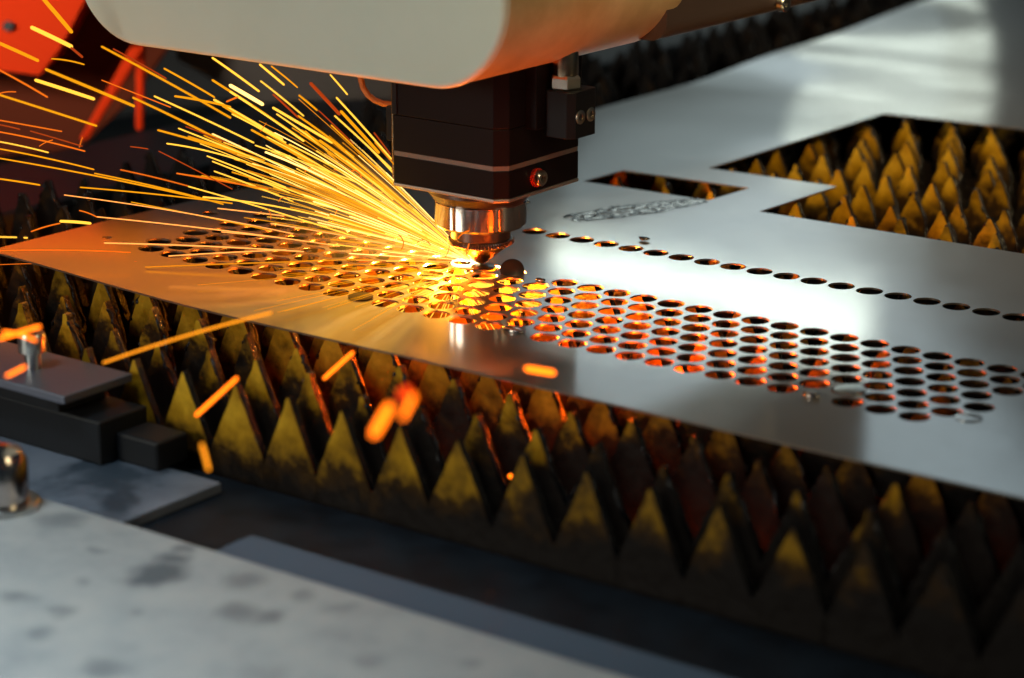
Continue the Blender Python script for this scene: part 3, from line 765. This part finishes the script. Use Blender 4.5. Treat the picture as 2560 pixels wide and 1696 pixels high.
for p, q_, w_, c, dep, bow, lb in [
 (c4(580,912), c4(1520,632), 5, 'gold ember', 62, 6, 'long amber spark trail crossing the front edge of the sheet and the slat teeth'),
 (c4(1100,1205), c4(1325,1000), 9, 'ember', 60, 0, 'orange spark streak leaning right over the first tall yellow tooth'),
 (c4(1815,1000), c4(1975,855), 8, 'ember', 62, 0, 'small orange spark streak just below the front edge of the sheet'),
 (c4(-5,778), c4(220,710), 10, 'ember', 58, 0, 'thick orange spark above the clamp screw at the left edge'),
 (c4(20,740), c4(198,788), 8, 'ember', 58, 4, 'curved orange spark crossing another above the clamp screw'),
 (c4(40,985), c4(140,935), 9, 'ember', 57, 0, 'short orange spark left of the clamp screw'),
 (c4(1130,1370), c4(1168,1510), 9, 'gold ember', 55, 2, 'short upright yellow-orange spark in front of the lower rail'),
 (c4(2095,1310), c4(2180,1160), 26, 'ember', 47, 0, 'largest blurred orange spark blob in front of the slat teeth'),
 (c5(280,1290), c5(350,1150), 14, 'ember', 46, 0, 'blurred red-orange spark blob right of the largest one'),
 (c5(280,1150), c5(310,1120), 26, 'dull ember', 44, 0, 'dim red round spark blur above the right orange blob'),
 (c5(1090,972), c5(1262,1000), 17, 'ember', 58, 0, 'short thick orange spark over the dark front edge of the sheet'),
 ((1275,1191), (1278,1191), 13, 'ember', 64, 0, 'tiny round glowing spark among the dark lower teeth')]:
    spark(p[0], p[1], q_[0], q_[1], w_, c, bow=bow, label=lb, near=dep)
for p, q_, w_, c, bow, lb in [
 (c5(640,120), c5(712,72), 4, 'orange', 4, 'short curved orange spark in front of the steel collar'),
 (c5(697,222), c5(712,158), 4, 'orange', 1, 'short orange spark in front of the nozzle cone')]:
    spark(p[0], p[1], q_[0], q_[1], w_, c, off=-3, bow=bow, label=lb)

# the dense fan right at the cut: nobody could count it
rnd = random.Random(11)
fans = {'hot': ([], []), 'bright': ([], []), 'gold': ([], []), 'amber': ([], []), 'pale': ([], [])}
sx0, sy0 = 1182, 655
for i in range(180):
    core = rnd.random()
    ang = R(rnd.gauss(151, 7.5) if core < 0.72 else rnd.uniform(133, 184))
    ang = min(max(ang, R(131)), R(187))
    r0 = rnd.random()**1.3*260+4; ln = rnd.uniform(120, 520)*(0.6+0.5*math.exp(-((math.degrees(ang)-152)/14)**2))
    if math.degrees(ang) > 172: ln *= 0.9
    r1 = min(r0+ln, 900)
    low = math.degrees(ang) > 168
    c = rnd.choices(['hot', 'bright', 'gold', 'amber', 'pale'], [6, 6, 4, 3, 7 if low else 0.3])[0] if r0 < 220 else rnd.choice(['bright', 'gold', 'gold', 'amber'])
    off = rnd.gauss(0, 1.6)*r1/500
    n = 8; curve = rnd.uniform(0.0, 0.05)
    pts = []
    for j in range(n+1):
        rr = r0+(r1-r0)*j/n; a = ang+curve*(rr/500)**2
        x = sx0+rr*math.cos(a); y = sy0-rr*math.sin(a)
        pts.append(on_depth(x, y, off*rr/max(r1, 1)))
    wpx = rnd.uniform(1.0, 2.2)+4.5*(r0/260)*rnd.random()**2
    rad = [wpx/2/77.4*(0.55+0.6*(r0+(r1-r0)*j/n)/700) for j in range(n+1)]
    tube(*fans[c], pts, rad, 5)
for c, (vs, fs) in fans.items():
    o = from_py('spark_fan', vs, fs, SP[c])
    tag(o, 'dense fan of fine %s spark streaks bursting left from the nozzle' % GSP[c], 'sparks', None, 'stuff')
vs, fs = [], []
for i in range(46):   # glowing hairlines standing in for spark reflections on the near left sheet
    an = R(rnd.uniform(181, 212)); r0 = rnd.uniform(40, 420); r1 = r0+rnd.uniform(60, 330)
    pts = [on_depth(sx0+rr*math.cos(an), sy0-rr*math.sin(an), 0) for rr in (r0, (r0+r1)/2, r1)]
    if pts[-1].y < Y0+0.4: continue
    tube(vs, fs, pts, rnd.uniform(0.005, 0.011), 4)
tag(from_py('sheet_reflection_lines', vs, fs, SP['gold']), 'hair-fine golden glowing lines imitating spark reflections on the near left of the sheet', 'sparks', None, 'stuff')
vs, fs = [], []
for i in range(16):   # little hooked sparks that curl away from the fan
    x, y = rnd.uniform(640, 1150), 0
    y = 655-(1182-x)*rnd.uniform(0.1, 0.75); L_ = rnd.uniform(14, 42); a0 = rnd.uniform(0.3, 2.6); cu = rnd.uniform(-1.6, 1.6)
    of_ = rnd.uniform(-2, 2)
    pts = [on_depth(x+L_*j/6*math.cos(a0+cu*j/6), y-L_*j/6*math.sin(a0+cu*j/6), of_) for j in range(7)]
    tube(vs, fs, pts, rnd.uniform(0.010, 0.022), 5)
tag(from_py('hooked_sparks', vs, fs, SP['orange']), 'tiny hooked orange sparks scattered around the fan', 'sparks', None, 'stuff')
# sparks spraying below the sheet, seen through the holes
vs, fs = [], []
for i in range(120):
    a = rnd.uniform(0, 2*math.pi); e = rnd.uniform(-0.5, -0.1)
    d = Vector((math.cos(a), math.sin(a), e)).normalized(); r0 = rnd.uniform(0.1, 1.5); r1 = r0+rnd.uniform(0.8, 3.0)
    s = Vector((9.2, 4.6, -0.35)); tube(vs, fs, [s+d*r0, s+d*(r0+r1)/2+Vector((0, 0, 0.04)), s+d*r1], 0.016, 5)
tag(from_py('under_spray', vs, fs, SP['bright']), 'fine sparks spraying beneath the sheet around the cutting spot', 'sparks', None, 'stuff')
# white-hot kerf at the hole being cut, and molten glints around it
vs, fs = [], []
tube(vs, fs, [Vector((9.0+0.40*math.cos(t), 5.2+0.40*math.sin(t), 0.02)) for t in [i/20*2*math.pi*0.96 for i in range(21)]], 0.035, 6)
tube(vs, fs, [Vector((hx-0.05, hy-0.03, 0.13)), Vector((9.25, 5.25, 0.0))], 0.05, 6)
tag(from_py('glowing_kerf', vs, fs, mat('kerf_glow', (0, 0, 0), 1, 0, (1, 0.75, 0.35), 6.0)), 'white-hot kerf of the hole being cut under the nozzle', 'hot kerf')
b = bmesh.new(); bmesh.ops.create_icosphere(b, subdivisions=3, radius=1)
axp = (-RT*0.97+Vector((0, 0, 0.10))).normalized(); qq = axp.to_track_quat('X', 'Z').to_matrix()
for v_ in b.verts: v_.co = qq @ Vector((v_.co.x*0.42, v_.co.y*0.10, v_.co.z*0.055))
o = from_bm('plasma_flare', b, SP['hot'], None, True); o.location = (SRC+Vector((-0.15, -0.1, 0.10)))*U
tag(o, 'white-hot flare at the root of the spark fan', 'flame')
# emission-only cone painting the orange haze and bloom inside the spark fan
m = bpy.data.materials.new('fan_haze_glow'); m.use_nodes = True
nt = m.node_tree; nt.nodes.remove(nt.nodes['Principled BSDF'])
pvn = nt.nodes.new('ShaderNodeVolumePrincipled'); pvn.inputs['Density'].default_value = 0.0
pvn.inputs['Emission Color'].default_value = (1.0, 0.42, 0.05, 1)
tc = nt.nodes.new('ShaderNodeTexCoord'); ln_ = nt.nodes.new('ShaderNodeVectorMath'); ln_.operation = 'LENGTH'
nt.links.new(tc.outputs['Object'], ln_.inputs[0])
mr = nt.nodes.new('ShaderNodeMapRange'); mr.inputs['From Min'].default_value = 0.0; mr.inputs['From Max'].default_value = 8.5*U
mr.inputs['To Min'].default_value = 1.0; mr.inputs['To Max'].default_value = 0.0
nt.links.new(ln_.outputs['Value'], mr.inputs['Value'])
pw = nt.nodes.new('ShaderNodeMath'); pw.operation = 'POWER'; pw.inputs[1].default_value = 4.5
ml = nt.nodes.new('ShaderNodeMath'); ml.operation = 'MULTIPLY'; ml.inputs[1].default_value = 120.0
nt.links.new(mr.outputs[0], pw.inputs[0]); nt.links.new(pw.outputs[0], ml.inputs[0]); nt.links.new(ml.outputs[0], pvn.inputs['Emission Strength'])
nt.links.new(pvn.outputs[0], nt.nodes['Material Output'].inputs['Volume'])
b = bmesh.new()
axd = (-RT*math.cos(R(23))+Vector((0, 0, 1))*math.sin(R(23))).normalized()
q = axd.to_track_quat('Z', 'Y').to_matrix()
lathe(b, [(0.02, 0), (0.5, 1.0), (1.3, 3.0), (2.6, 6.0), (3.2, 8.3)], (0, 0, 0), 24, Matrix.Diagonal((1, 1, 1)) @ q)
for v_ in b.verts: v_.co.z = max(v_.co.z, 0.02-SRC.z+0.03)
o = from_bm('spark_glow', b, m); o.location = SRC*U; tag(o, 'orange haze within the spark fan, painted as a glowing volume', 'smoke', None, 'stuff')
